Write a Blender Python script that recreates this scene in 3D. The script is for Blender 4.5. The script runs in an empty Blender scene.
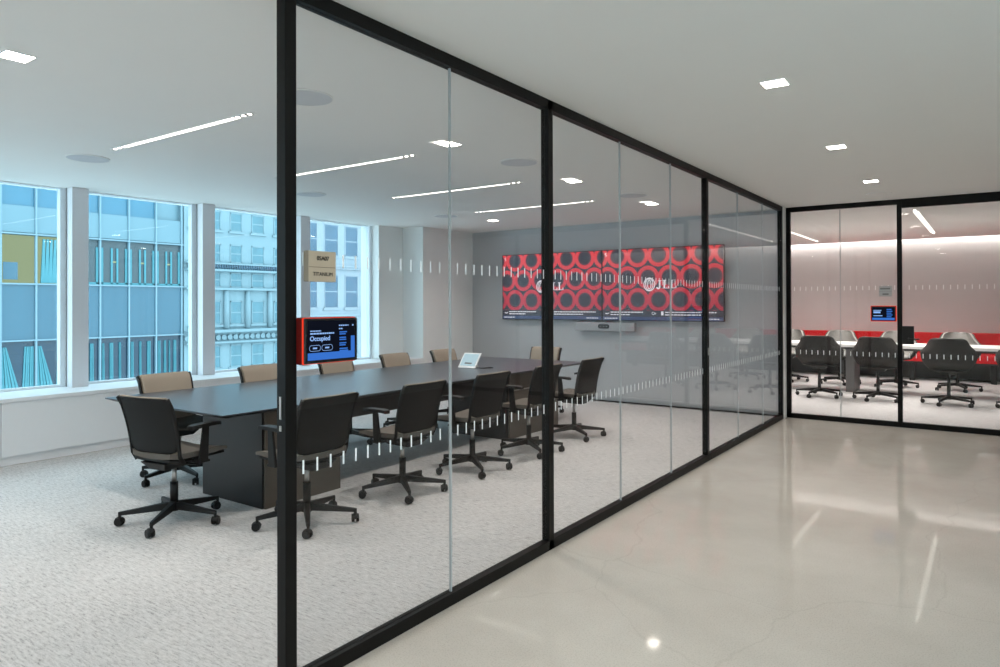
import bpy, bmesh, math, random
from mathutils import Vector, Matrix
random.seed(7)
SC = bpy.context.scene
COL = SC.collection
PI = math.pi
H = 2.7065          # ceiling height

# ------------------------------------------------------------ materials
def lin(c):
    return tuple(((v/255.0)/12.92 if v/255.0 <= .04045 else ((v/255.0+.055)/1.055)**2.4) for v in c) + (1.0,)

def newmat(name):
    m = bpy.data.materials.new(name); m.use_nodes = True
    nt = m.node_tree; nt.nodes.clear()
    out = nt.nodes.new('ShaderNodeOutputMaterial')
    return m, nt, out

def bsdf(nt, out, color=(200,200,200), rough=.5, metal=0.0, spec=.5):
    b = nt.nodes.new('ShaderNodeBsdfPrincipled')
    b.inputs['Base Color'].default_value = lin(color)
    b.inputs['Roughness'].default_value = rough
    b.inputs['Metallic'].default_value = metal
    b.inputs['Specular IOR Level'].default_value = spec
    nt.links.new(b.outputs[0], out.inputs[0])
    return b

def plain(name, color, rough=.5, metal=0.0, spec=.5, var=.04, scale=30.0, bump=0.0, stretch=(1,1,1)):
    """procedural paint/plastic/fabric: a base colour with a slight noise variation and an optional fine bump"""
    m, nt, out = newmat(name)
    b = bsdf(nt, out, color, rough, metal, spec)
    tc = nt.nodes.new('ShaderNodeTexCoord'); mp = nt.nodes.new('ShaderNodeMapping')
    mp.inputs['Scale'].default_value = stretch
    nz = nt.nodes.new('ShaderNodeTexNoise'); nz.inputs['Scale'].default_value = scale; nz.inputs['Detail'].default_value = 3
    nt.links.new(tc.outputs['Object'], mp.inputs[0]); nt.links.new(mp.outputs[0], nz.inputs['Vector'])
    r = nt.nodes.new('ShaderNodeValToRGB')
    c = lin(color)
    r.color_ramp.elements[0].color = tuple(max(0, v*(1-var)) for v in c[:3]) + (1,)
    r.color_ramp.elements[1].color = tuple(min(1, v*(1+var)) for v in c[:3]) + (1,)
    nt.links.new(nz.outputs['Fac'], r.inputs[0]); nt.links.new(r.outputs[0], b.inputs['Base Color'])
    if bump:
        bp = nt.nodes.new('ShaderNodeBump'); bp.inputs['Strength'].default_value = bump; bp.inputs['Distance'].default_value = .002
        nt.links.new(nz.outputs['Fac'], bp.inputs['Height']); nt.links.new(bp.outputs[0], b.inputs['Normal'])
    return m

def emit(name, color, strength):
    m, nt, out = newmat(name)
    e = nt.nodes.new('ShaderNodeEmission'); e.inputs[0].default_value = lin(color); e.inputs[1].default_value = strength
    nt.links.new(e.outputs[0], out.inputs[0])
    return m

def glass(name, tint=(250,252,252), refl=1.0, f0=.04, rough=0.0):
    m, nt, out = newmat(name)
    t = nt.nodes.new('ShaderNodeBsdfTransparent'); t.inputs[0].default_value = lin(tint)
    g = nt.nodes.new('ShaderNodeBsdfGlossy'); g.inputs['Roughness'].default_value = rough
    lw = nt.nodes.new('ShaderNodeLayerWeight'); lw.inputs['Blend'].default_value = .5
    p = nt.nodes.new('ShaderNodeMath'); p.operation = 'POWER'; p.inputs[1].default_value = 5.0
    nt.links.new(lw.outputs['Facing'], p.inputs[0])
    ma = nt.nodes.new('ShaderNodeMath'); ma.operation = 'MULTIPLY_ADD'
    ma.inputs[1].default_value = (1-f0)*refl; ma.inputs[2].default_value = f0
    nt.links.new(p.outputs[0], ma.inputs[0])
    mx = nt.nodes.new('ShaderNodeMixShader')
    nt.links.new(ma.outputs[0], mx.inputs[0]); nt.links.new(t.outputs[0], mx.inputs[1]); nt.links.new(g.outputs[0], mx.inputs[2])
    nt.links.new(mx.outputs[0], out.inputs[0])
    return m

def carpet(name, light, dark, mid):
    m, nt, out = newmat(name)
    b = bsdf(nt, out, light, .95, 0, .15)
    tc = nt.nodes.new('ShaderNodeTexCoord')
    def noise(scale, stretch, detail=4, rough=.6):
        mp = nt.nodes.new('ShaderNodeMapping'); mp.inputs['Scale'].default_value = stretch
        n = nt.nodes.new('ShaderNodeTexNoise'); n.inputs['Scale'].default_value = scale
        n.inputs['Detail'].default_value = detail; n.inputs['Roughness'].default_value = rough
        nt.links.new(tc.outputs['Object'], mp.inputs[0]); nt.links.new(mp.outputs[0], n.inputs['Vector'])
        return n
    a = noise(34, (.45, 2.4, 1), 6, .8)      # streaks that run across the room
    c = noise(210, (.7, 1.3, 1), 3, .8)      # yarn
    d = noise(1.1, (1, 1, 1), 3)             # broad patches
    ad = nt.nodes.new('ShaderNodeMath'); ad.operation = 'MULTIPLY_ADD'; ad.inputs[1].default_value = .45
    nt.links.new(c.outputs['Fac'], ad.inputs[0]); nt.links.new(a.outputs['Fac'], ad.inputs[2])
    ad2 = nt.nodes.new('ShaderNodeMath'); ad2.operation = 'MULTIPLY_ADD'; ad2.inputs[1].default_value = .12
    nt.links.new(d.outputs['Fac'], ad2.inputs[0]); nt.links.new(ad.outputs[0], ad2.inputs[2])
    r = nt.nodes.new('ShaderNodeValToRGB')
    r.color_ramp.elements[0].position = .60; r.color_ramp.elements[0].color = lin(dark)
    r.color_ramp.elements[1].position = .93; r.color_ramp.elements[1].color = lin(light)
    e = r.color_ramp.elements.new(.73); e.color = lin(mid)
    nt.links.new(ad2.outputs[0], r.inputs[0]); nt.links.new(r.outputs[0], b.inputs['Base Color'])
    bp = nt.nodes.new('ShaderNodeBump'); bp.inputs['Strength'].default_value = .5; bp.inputs['Distance'].default_value = .004
    nt.links.new(c.outputs['Fac'], bp.inputs['Height']); nt.links.new(bp.outputs[0], b.inputs['Normal'])
    return m

def concrete(name):
    m, nt, out = newmat(name)
    b = bsdf(nt, out, (190,186,178), .05, 0, .14)
    tc = nt.nodes.new('ShaderNodeTexCoord')
    n1 = nt.nodes.new('ShaderNodeTexNoise'); n1.inputs['Scale'].default_value = .9; n1.inputs['Detail'].default_value = 6; n1.inputs['Roughness'].default_value = .65
    n2 = nt.nodes.new('ShaderNodeTexNoise'); n2.inputs['Scale'].default_value = 140; n2.inputs['Detail'].default_value = 2
    for n in (n1, n2): nt.links.new(tc.outputs['Object'], n.inputs['Vector'])
    r = nt.nodes.new('ShaderNodeValToRGB')
    r.color_ramp.elements[0].position = .3; r.color_ramp.elements[0].color = lin((188,181,172))
    r.color_ramp.elements[1].position = .72; r.color_ramp.elements[1].color = lin((203,198,190))
    nt.links.new(n1.outputs['Fac'], r.inputs[0])
    r2 = nt.nodes.new('ShaderNodeValToRGB')          # fine sand specks
    r2.color_ramp.elements[0].position = .36; r2.color_ramp.elements[0].color = (.74,.73,.71,1)
    r2.color_ramp.elements[1].position = .5; r2.color_ramp.elements[1].color = (1,1,1,1)
    nt.links.new(n2.outputs['Fac'], r2.inputs[0])
    mx = nt.nodes.new('ShaderNodeMix'); mx.data_type = 'RGBA'; mx.blend_type = 'MULTIPLY'; mx.inputs[0].default_value = .5
    nt.links.new(r.outputs[0], mx.inputs[6]); nt.links.new(r2.outputs[0], mx.inputs[7])
    # hairline cracks: the border of large distorted cells
    mp = nt.nodes.new('ShaderNodeMapping'); mp.inputs['Scale'].default_value = (.42, .42, .42)
    nd = nt.nodes.new('ShaderNodeTexNoise'); nd.inputs['Scale'].default_value = 1.3; nd.inputs['Detail'].default_value = 5
    va = nt.nodes.new('ShaderNodeVectorMath'); va.operation = 'MULTIPLY_ADD'; va.inputs[1].default_value = (.5,.5,.5)
    nt.links.new(tc.outputs['Object'], nd.inputs['Vector']); nt.links.new(nd.outputs['Color'], va.inputs[0]); nt.links.new(tc.outputs['Object'], va.inputs[2])
    nt.links.new(va.outputs[0], mp.inputs[0])
    vo = nt.nodes.new('ShaderNodeTexVoronoi'); vo.feature = 'DISTANCE_TO_EDGE'; vo.inputs['Scale'].default_value = 1.0
    nt.links.new(mp.outputs[0], vo.inputs['Vector'])
    r3 = nt.nodes.new('ShaderNodeValToRGB')
    r3.color_ramp.elements[0].position = 0; r3.color_ramp.elements[0].color = (.93,.925,.92,1)
    r3.color_ramp.elements[1].position = .0035; r3.color_ramp.elements[1].color = (1,1,1,1)
    nt.links.new(vo.outputs['Distance'], r3.inputs[0])
    mx2 = nt.nodes.new('ShaderNodeMix'); mx2.data_type = 'RGBA'; mx2.blend_type = 'MULTIPLY'; mx2.inputs[0].default_value = 1
    nt.links.new(mx.outputs[2], mx2.inputs[6]); nt.links.new(r3.outputs[0], mx2.inputs[7])
    nt.links.new(mx2.outputs[2], b.inputs['Base Color'])
    rr = nt.nodes.new('ShaderNodeMapRange'); rr.inputs[3].default_value = .03; rr.inputs[4].default_value = .075
    nt.links.new(n1.outputs['Fac'], rr.inputs[0]); nt.links.new(rr.outputs[0], b.inputs['Roughness'])
    return m

def ring_screen(name, W, Ht):
    """content of a screen: rows of glowing red rings on dark slate; object x runs along the screen, z up, origin at its centre"""
    m, nt, out = newmat(name)
    L = nt.links
    tc = nt.nodes.new('ShaderNodeTexCoord'); sp = nt.nodes.new('ShaderNodeSeparateXYZ'); L.new(tc.outputs['Object'], sp.inputs[0])
    def M(op, a, b=None, c=None):
        n = nt.nodes.new('ShaderNodeMath'); n.operation = op
        for i, v in enumerate((a, b, c)):
            if v is None: continue
            if isinstance(v, (int, float)): n.inputs[i].default_value = v
            else: L.new(v, n.inputs[i])
        return n.outputs[0]
    px, rz = .325, .325
    x = sp.outputs['X']; z = sp.outputs['Z']
    zt = M('SUBTRACT', Ht/2-.105, z)               # distance below the first row of centres
    def lattice(ox, oz):
        fx = M('SUBTRACT', M('MODULO', M('ADD', x, 50*px+ox+px/2), px), px/2)
        fz = M('SUBTRACT', M('MODULO', M('ADD', zt, 50*2*rz+oz+rz), 2*rz), rz)
        return M('SQRT', M('ADD', M('MULTIPLY', fx, fx), M('MULTIPLY', fz, fz)))
    d = M('MINIMUM', lattice(.02, 0), lattice(.02+px/2, rz))
    band = M('MULTIPLY', M('LESS_THAN', d, .172), M('GREATER_THAN', d, .118))
    halo = M('MULTIPLY', M('LESS_THAN', d, .118), M('POWER', M('DIVIDE', d, .118), 9.0))
    # banner at the foot of the picture
    inb = M('GREATER_THAN', z, -Ht/2+.155)
    blue = M('LESS_THAN', z, -Ht/2+.062)
    n = nt.nodes.new('ShaderNodeTexNoise'); n.inputs['Scale'].default_value = 1.3; L.new(tc.outputs['Object'], n.inputs['Vector'])
    dark = nt.nodes.new('ShaderNodeMix'); dark.data_type = 'RGBA'
    L.new(n.outputs['Fac'], dark.inputs[0]); dark.inputs[6].default_value = lin((30,36,56)); dark.inputs[7].default_value = lin((62,62,66))
    red = nt.nodes.new('ShaderNodeMix'); red.data_type = 'RGBA'
    L.new(M('ADD', M('DIVIDE', z, Ht), .5), red.inputs[0]); red.inputs[6].default_value = lin((168,40,66)); red.inputs[7].default_value = lin((236,62,70))
    m1 = nt.nodes.new('ShaderNodeMix'); m1.data_type = 'RGBA'
    f = M('MULTIPLY', M('MAXIMUM', band, M('MULTIPLY', halo, .45)), inb)
    L.new(f, m1.inputs[0]); L.new(dark.outputs[2], m1.inputs[6]); L.new(red.outputs[2], m1.inputs[7])
    m2 = nt.nodes.new('ShaderNodeMix'); m2.data_type = 'RGBA'
    L.new(blue, m2.inputs[0]); L.new(m1.outputs[2], m2.inputs[6]); m2.inputs[7].default_value = lin((58,70,106))
    e = nt.nodes.new('ShaderNodeEmission'); L.new(m2.outputs[2], e.inputs[0]); e.inputs[1].default_value = .95
    g = nt.nodes.new('ShaderNodeBsdfGlossy'); g.inputs['Roughness'].default_value = .25; g.inputs[0].default_value = (.04,.04,.04,1)
    ad = nt.nodes.new('ShaderNodeAddShader'); L.new(e.outputs[0], ad.inputs[0]); L.new(g.outputs[0], ad.inputs[1])
    L.new(ad.outputs[0], out.inputs[0])
    return m

M_ = dict(
    ceiling = plain('ceiling_paint', (244,243,240), .9, var=.01, scale=3),
    white = plain('wall_paint', (238,238,236), .8, var=.012, scale=4),
    greywall = plain('grey_wall_paint', (186,187,189), .75, var=.02, scale=5),
    plaster = plain('grey_plaster', (214,210,209), .8, var=.05, scale=2.2, stretch=(1,1,2.5)),
    sill = plain('white_enamel', (236,237,239), .45, var=.01),
    frame = plain('white_window_frame', (232,238,243), .4, var=.01),
    pier = plain('pier_paint', (226,226,230), .6, var=.02, stretch=(1,1,.1)),
    black = plain('black_metal', (20,18,17), .42, 0, .4, var=.15, scale=12),
    rail = plain('black_rail', (13,12,11), .45, 0, .2, var=.15, scale=12),
    carpet = carpet('carpet_meeting', (218,216,215), (128,126,127), (194,192,191)),
    carpet2 = carpet('carpet_second', (222,220,220), (150,148,148), (200,198,198)),
    concrete = concrete('polished_concrete'),
    glass = glass('partition_glass', (251,251,251), .6, .022),
    joint = plain('glass_joint', (176,180,182), .35, 0, .6, var=.03),
    winglass = glass('window_glass', (220,238,242), .6, .025),
    dash = plain('frosted_dash', (250,252,252), .7, var=.02),
    table = plain('table_top', (74,79,87), .3, 0, .55, var=.05, scale=60),
    tedge = plain('table_edge', (26,26,28), .4, var=.05),
    pedestal = plain('pedestal_black', (28,28,30), .38, 0, .5, var=.1, scale=5),
    bronze = plain('bronze_panel', (92,84,76), .5, .2, .5, var=.12, scale=3),
    mesh = plain('chair_mesh', (27,25,24), .75, 0, .3, var=.35, scale=420, bump=.6),
    plastic = plain('chair_plastic', (22,21,21), .5, 0, .35, var=.1),
    tan = plain('chair_fabric', (166,152,137), .95, 0, .2, var=.1, scale=200, bump=.4),
    seatfab = plain('seat_fabric', (104,98,92), .95, 0, .2, var=.1, scale=200, bump=.4),
    steel = plain('steel', (190,186,182), .3, .9, .5, var=.05),
    charcoal = plain('charcoal_upholstery', (62,59,57), .95, 0, .2, var=.1, scale=160, bump=.3),
    lightgrey = plain('light_grey_upholstery', (158,156,152), .95, 0, .2, var=.06, scale=160, bump=.3),
    red = plain('red_upholstery', (212,24,34), .7, 0, .3, var=.06, scale=60),
    whitetop = plain('white_laminate', (236,236,236), .35, 0, .5, var=.01),
    greyleg = plain('grey_leg_panel', (120,119,119), .5, .1, .5, var=.1, scale=8),
    darkgrey = plain('dark_grey_panel', (70,69,69), .6, 0, .4, var=.08),
    lamp = emit('lamp_linear', (255,247,236), 5.0),
    lamp2 = emit('lamp_linear_soft', (255,247,236), 2.0),
    spot = emit('lamp_spot', (255,247,236), 12.0),
    square = emit('lamp_square', (255,245,232), 45.0),
    cove = emit('lamp_cove', (255,250,246), 40.0),
    speaker = plain('speaker_grille', (214,216,220), .8, 0, .3, var=.1, scale=500),
    tv_black = plain('screen_bezel', (12,12,14), .35, 0, .5),
    sign = plain('sign_face', (186,168,146), .6, 0, .4, var=.04),
    signg = plain('sign_face_grey', (176,178,178), .6, 0, .4, var=.04),
    ink = plain('sign_ink', (22,20,20), .6),
    ledred = emit('led_red', (255,70,48), .85),
    sidered = plain('red_side', (120,18,12), .5),
    scr_dark = emit('tablet_screen', (18,22,34), .8),
    scr_blue = emit('tablet_blue', (62,124,222), .85),
    scr_lite = emit('tablet_text', (150,190,250), .95),
    scr_white = emit('screen_white', (240,240,246), 1.0),
    scr_pale = emit('console_screen', (196,226,236), .9),
    device = plain('white_plastic', (236,236,236), .4, var=.01),
    bar = plain('silver_cloth', (176,176,178), .6, .2, .5, var=.08, scale=300),
)

# ------------------------------------------------------------ mesh helpers
def box(bm, x0, x1, y0, y1, z0, z1, mi=0):
    vs = [bm.verts.new(p) for p in ((x0,y0,z0),(x1,y0,z0),(x1,y1,z0),(x0,y1,z0),(x0,y0,z1),(x1,y0,z1),(x1,y1,z1),(x0,y1,z1))]
    for f in ((0,3,2,1),(4,5,6,7),(0,1,5,4),(1,2,6,5),(2,3,7,6),(3,0,4,7)):
        fc = bm.faces.new([vs[i] for i in f]); fc.material_index = mi
    return vs

def hexa(bm, pts, mi=0):
    """eight corner points ordered like box()"""
    vs = [bm.verts.new(p) for p in pts]
    for f in ((0,3,2,1),(4,5,6,7),(0,1,5,4),(1,2,6,5),(2,3,7,6),(3,0,4,7)):
        fc = bm.faces.new([vs[i] for i in f]); fc.material_index = mi

def cyl(bm, p0, p1, r0, r1=None, n=16, mi=0):
    r1 = r0 if r1 is None else r1
    p0 = Vector(p0); p1 = Vector(p1); d = (p1-p0).normalized()
    a = d.orthogonal().normalized(); b = d.cross(a)
    A = []; B = []
    for i in range(n):
        t = 2*PI*i/n; o = a*math.cos(t)+b*math.sin(t)
        A.append(bm.verts.new(p0+o*r0)); B.append(bm.verts.new(p1+o*r1))
    for i in range(n):
        j = (i+1) % n
        f = bm.faces.new((A[i], A[j], B[j], B[i])); f.material_index = mi; f.smooth = True
    for L in (list(reversed(A)), B):
        f = bm.faces.new(L); f.material_index = mi

def tube(bm, pts, r, n=10, ry=None):
    """a rounded bar swept along points; r across y-ish, ry the other radius"""
    ry = ry or r
    rings = []
    P = [Vector(p) for p in pts]
    for i, p in enumerate(P):
        d = (P[min(i+1, len(P)-1)]-P[max(i-1, 0)]).normalized()
        a = Vector((0,1,0)) if abs(d.y) < .9 else Vector((1,0,0))
        a = (a-d*a.dot(d)).normalized(); b = d.cross(a)
        rings.append([bm.verts.new(p+a*r*math.cos(2*PI*k/n)+b*ry*math.sin(2*PI*k/n)) for k in range(n)])
    for i in range(len(rings)-1):
        for k in range(n):
            f = bm.faces.new((rings[i][k], rings[i][(k+1)%n], rings[i+1][(k+1)%n], rings[i+1][k])); f.smooth = True
    bm.faces.new(list(reversed(rings[0]))); bm.faces.new(rings[-1])

def slab(bm, fn, nu, nv, off):
    """closed sheet: fn(u,v) gives the front point, off(u,v) the vector to the back point"""
    A = [[bm.verts.new(fn(i/nu, j/nv)) for j in range(nv+1)] for i in range(nu+1)]
    B = [[bm.verts.new(Vector(fn(i/nu, j/nv))+Vector(off(i/nu, j/nv))) for j in range(nv+1)] for i in range(nu+1)]
    for i in range(nu):
        for j in range(nv):
            for q, fl in ((A, 0), (B, 1)):
                L = [q[i][j], q[i+1][j], q[i+1][j+1], q[i][j+1]]
                f = bm.faces.new(L if not fl else L[::-1]); f.smooth = True
    for i in range(nu):
        bm.faces.new((A[i][0], B[i][0], B[i+1][0], A[i+1][0])); bm.faces.new((A[i][nv], A[i+1][nv], B[i+1][nv], B[i][nv]))
    for j in range(nv):
        bm.faces.new((A[0][j], A[0][j+1], B[0][j+1], B[0][j])); bm.faces.new((A[nu][j], B[nu][j], B[nu][j+1], A[nu][j+1]))

def obj(name, bm, mats, parent=None, bev=0.0, seg=2, loc=None, recalc=True):
    if recalc: bmesh.ops.recalc_face_normals(bm, faces=bm.faces)
    me = bpy.data.meshes.new(name); bm.to_mesh(me); bm.free()
    for m in (mats if isinstance(mats, (list, tuple)) else [mats]): me.materials.append(m)
    o = bpy.data.objects.new(name, me); COL.objects.link(o)
    if parent is not None: o.parent = parent
    if loc is not None: o.location = loc
    if bev:
        b = o.modifiers.new('bevel', 'BEVEL'); b.width = bev; b.segments = seg; b.limit_method = 'ANGLE'; b.angle_limit = math.radians(40)
        b.harden_normals = False
    return o

def tag(o, label=None, cat=None, group=None, kind=None):
    if label: o['label'] = label
    if cat: o['category'] = cat
    if group: o['group'] = group
    if kind: o['kind'] = kind
    return o

def thing(name, label, cat, loc=(0,0,0), rz=0, group=None, kind=None):
    o = bpy.data.objects.new(name, None); COL.objects.link(o); o.empty_display_size = .1
    o.location = loc; o.rotation_euler = (0,0,rz)
    return tag(o, label, cat, group, kind)

def part(name, boxes, mat, parent=None, bev=0.0, label=None):
    bm = bmesh.new()
    for b in boxes: box(bm, *b)
    o = obj(name, bm, mat, parent, bev)
    if label: o['label'] = label
    return o

def struct(name, boxes, mat, label=None, bev=0.0):
    o = part(name, boxes, mat, None, bev); o['kind'] = 'structure'
    if label: o['label'] = label
    return o

def text(name, body, size, origin, right, up, mat, parent, align='CENTER', depth=.0008, shear=0, bold=0.0):
    cu = bpy.data.curves.new(name, 'FONT'); cu.body = body; cu.size = size; cu.align_x = align; cu.align_y = 'CENTER'
    cu.extrude = depth; cu.offset = bold; cu.shear = shear
    tmp = bpy.data.objects.new(name, cu); COL.objects.link(tmp)
    me = bpy.data.meshes.new_from_object(tmp)
    bpy.data.objects.remove(tmp); bpy.data.curves.remove(cu)
    r = Vector(right); u = Vector(up); n = r.cross(u); o3 = Vector(origin)
    for v in me.vertices: v.co = o3 + r*v.co.x + u*v.co.y + n*v.co.z
    me.materials.clear(); me.materials.append(mat)
    o = bpy.data.objects.new(name, me); COL.objects.link(o); o.parent = parent
    return o

def children(o): return [c for c in bpy.data.objects if c.parent == o]
KIDS = {}
def copy_tree(o, parent=None):
    if o.name not in KIDS: KIDS[o.name] = children(o)
    c = o.copy(); COL.objects.link(c); c.parent = parent
    for ch in KIDS[o.name]: copy_tree(ch, c)
    return c

# ------------------------------------------------------------ room shell
XG = -2.19                        # plane of the long glass partition
YG = 9.508                        # plane of the glass across the corridor
struct('floor', [(-2.164, 3.6, -3.2, 9.483, -.12, 0)], M_['concrete'], 'polished pale grey concrete corridor floor')
struct('floor', [(-8.05, -2.164, -3.2, 9.75, -.12, -.001)], M_['carpet'], 'mottled grey carpet of the meeting room')
struct('floor', [(-5.2, 3.6, 9.483, 16.4, -.12, -.001)], M_['carpet2'], 'pale grey carpet of the second meeting room')
struct('ceiling', [(-8.2, 3.6, -3.2, 15.62, H, H+.06)], M_['ceiling'], 'flat painted ceiling over rooms and corridor')
struct('ceiling', [(-5.2, 3.6, 15.62, 16.2, 3.0, 3.06), (-5.2, 3.6, 15.60, 15.62, H+.06, 3.0)], M_['white'], 'recess above the light slot at the far wall')
struct('wall_back', [(-8.2, -2.22, 9.63, 9.75, 0, H)], M_['greywall'], 'grey wall that carries the two screens')
struct('wall_corner', [(-2.224, -2.16, 9.337, 9.63, 0, H)], M_['white'], 'narrow white wall end between the two glass fronts')
struct('wall_far', [(-5.2, 3.6, 16.0, 16.12, 0, 3.0)], M_['plaster'], 'pale plaster wall washed from a ceiling slot')
struct('wall_right', [(3.5, 3.6, 2.4, 16.4, 0, H), (3.5, 3.6, -3.2, 2.4, 0, .35), (3.5, 3.6, -3.2, 2.4, 2.5, H)], M_['white'], 'white wall of the corridor')
for k in range(4):  # added windows out of view, their daylight brightens the corridor ceiling
    y0 = -3.2+1.4*k
    w_ = thing('window_%d' % (k+20), None, None); w_['kind'] = 'structure'; w_['label'] = 'added tall corridor window, unseen behind the viewpoint, to light the ceiling'
    part('frame', [(3.5, 3.58, y0, y0+.05, .35, 2.5), (3.5, 3.58, y0+1.35, y0+1.4, .35, 2.5)], M_['frame'], w_)
    part('pane', [(3.54, 3.546, y0+.05, y0+1.35, .35, 2.5)], M_['winglass'], w_)
struct('wall_near', [(-8.2, 3.6, -3.32, -3.2, 0, H)], M_['white'], 'white wall behind the viewpoint')
struct('wall_side', [(-5.3, -5.2, 9.75, 16.4, 0, H)], M_['white'], 'end wall of the second meeting room')
# deep wall block in the far window corner
struct('wall_left', [(-8.2, -7.37, 8.334, 9.63, 0, H)], M_['white'], 'deep white wall block in the window corner', .002)
struct('wall_left', [(-8.2, -7.8, 7.79, 8.334, .62, H)], M_['white'], 'white wall beside the last window', .002)
# piers between the windows
PITCH = 1.468
piers = [3.35+PITCH*k for k in range(-4, 3)]
for y in piers:
    w = .163
    o = struct('trim_1', [(-8.1, -7.80, y, y+w, .62, H)], M_['pier'], 'grey clad pier between windows', .003)
    part('groove_strip', [(-7.93, -7.915, y-.004, y+.0005, .62, H)], M_['greyleg'], o)
# windows
wy = [(piers[k]+.163, piers[k+1]) for k in range(len(piers)-1)] + [(piers[-1]+.163, 7.79)]
for k, (a, b) in enumerate(wy):
    w = thing('window_%d' % (k+1), None, None, (0,0,0)); w['kind'] = 'structure'
    w['label'] = 'white framed window onto the street'
    part('frame', [(-8.03, -7.955, b-.05, b, .62, H), (-8.03, -7.97, a, a+.02, .62, H), (-8.03, -7.97, a, b, .62, .645), (-8.03, -7.97, a, b, H-.012, H)], M_['frame'], w, .002)
    part('pane', [(-8.006, -8.0, a, b, .63, H)], M_['winglass'], w)
# window bench: white enclosure under the glass
cab = thing('radiator_cover', 'long white panelled cover with a deep sill running under the windows', 'radiator cover', (-7.37, 3, 0))
def rel(o, boxes): 
    l = o.location
    return [(a-l.x, b-l.x, c-l.y, d-l.y, e-l.z, f-l.z) for a,b,c,d,e,f in boxes]
part('sill', rel(cab, [(-8.03, -7.355, -3.2, 8.33, .585, .62)]), M_['sill'], cab, .003)
for k in range(8):
    y0 = -3.2+1.4415*k
    part('panel', rel(cab, [(-7.40, -7.37, y0+.002, y0+1.4385, .088, .585)]), M_['sill'], cab, .0015)
part('plinth', rel(cab, [(-7.46, -7.40, -3.2, 8.33, 0, .088)]), M_['sill'], cab)
part('core', rel(cab, [(-8.03, -7.401, -3.2, 8.33, .09, .585)]), M_['sill'], cab)
struct('baseboard_back', [(-7.37, -2.23, 9.615, 9.63, 0, .07)], M_['greywall'], 'low grey skirting under the screens')

# ------------------------------------------------------------ glass partition along the corridor
part_wall = thing('wall_middle', None, None); tag(part_wall, 'long black framed glass partition between meeting room and corridor', kind='structure')
X0, X1 = -2.216, -2.164
part('bottom_rail', [(X0, X1, 1.66, 9.337, 0, .058)], M_['rail'], part_wall, .002)
part('top_rail', [(X0, X1, -3.2, 9.337, H-.058, H)], M_['rail'], part_wall, .002)
for a, b in ((1.672, 1.724), (3.577, 3.633), (6.428, 6.483), (9.285, 9.337)):
    p = part('post', [(X0, X1, a, b, 0, H)], M_['rail'], part_wall, .002)
    if a < 2:
        part('strike_plate', [(-2.197, -2.186, a-.004, a+.001, 1.045, 1.13)], M_['steel'], p)
        part('strike_plate', [(-2.197, -2.186, a-.004, a+.001, 1.0, 1.02)], M_['steel'], p)
    elif 6 < a < 7:
        part('latch', [(-2.163, -2.158, a+.012, a+.04, .99, 1.06)], M_['steel'], p)
panes = [(1.724,2.677),(2.677,3.577),(3.633,4.614),(4.614,5.588),(5.588,6.428),(6.483,7.478),(7.478,8.46),(8.46,9.285)]
for a, b in panes:
    g = part('glass_pane', [(XG-.005, XG+.005, a+.002, b-.002, .058, H-.058)], M_['glass'], part_wall)
    bm = bmesh.new()
    y = 1.771 + .0685*math.ceil((a+.03-1.771)/.0685)
    while y < b-.02:
        for z in (.847, 1.655): box(bm, XG+.0052, XG+.0056, y-.0045, y+.0045, z-.027, z+.027)
        y += .0685
    obj('marking_dashes', bm, M_['dash'], g)
for y in (2.677, 4.614, 5.588, 7.478, 8.46):
    part('glass_joint', [(XG-.006, XG+.006, y-.004, y+.004, .058, H-.058)], M_['joint'], part_wall)

# ------------------------------------------------------------ glass front across the corridor end
fw = thing('wall_end', None, None); tag(fw, 'black framed glass front of the second meeting room', kind='structure')
Y0, Y1 = 9.483, 9.535
part('bottom_rail', [(-2.157, -.857, Y0, Y1, 0, .06)], M_['rail'], fw, .002)
part('top_rail', [(-2.157, -.857, Y0, Y1, H-.06, H)], M_['rail'], fw, .002)
part('header_rail', [(-.857, 3.5, Y0, Y1, H-.105, H)], M_['rail'], fw, .002)
for a, b in ((-2.157, -2.105), (1.95, 2.0)):
    part('post', [(a, b, Y0, Y1, 0, H)], M_['rail'], fw, .002)
def panesB(x0, x1, parent, z0, z1):
    g = part('glass_pane', [(x0+.002, x1-.002, YG-.005, YG+.005, z0, z1)], M_['glass'], parent)
    bm = bmesh.new(); x = x0+.045
    while x < x1-.02:
        for z in (.850, 1.657): box(bm, x-.0045, x+.0045, YG-.0056, YG-.0052, z-.027, z+.027)
        x += .0685
    obj('marking_dashes', bm, M_['dash'], g)
panesB(-2.105, -1.525, fw, .06, H-.06); panesB(-1.525, -.905, fw, .06, H-.06)
part('glass_joint', [(-1.529, -1.521, YG-.006, YG+.006, .06, H-.06)], M_['joint'], fw)
d1 = thing('door_1', None, None, (-.88, YG, 0)); tag(d1, 'black framed glass door with a square lock case', kind='structure')
part('frame', rel(d1, [(-.907, -.857, Y0-.002, Y1, 0, H-.06), (-.857, 1.95, Y0-.002, Y1, 0, .062)]), M_['rail'], d1, .002)
g = part('glass_pane', rel(d1, [(-.857, 1.95, YG-.005, YG+.005, .062, H-.105)]), M_['glass'], d1)
bm = bmesh.new(); x = -.784
while x < 1.9:
    for z in (.850, 1.655): box(bm, x-.0045-d1.location.x, x+.0045-d1.location.x, -.0056, -.0052, z-.027, z+.027)
    x += .0685
obj('marking_dashes', bm, M_['dash'], g)
lk = part('lock_case', rel(d1, [(-.857, -.737, YG-.028, YG+.028, .985, 1.20)]), M_['black'], d1, .003)
bm = bmesh.new()
cyl(bm, (-.79-d1.location.x, -.028, 1.05), (-.79-d1.location.x, -.065, 1.05), .011)
box(bm, -.80-d1.location.x, -.675-d1.location.x, -.07, -.055, 1.042, 1.058)
obj('lever', bm, M_['black'], lk, .003)
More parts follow.
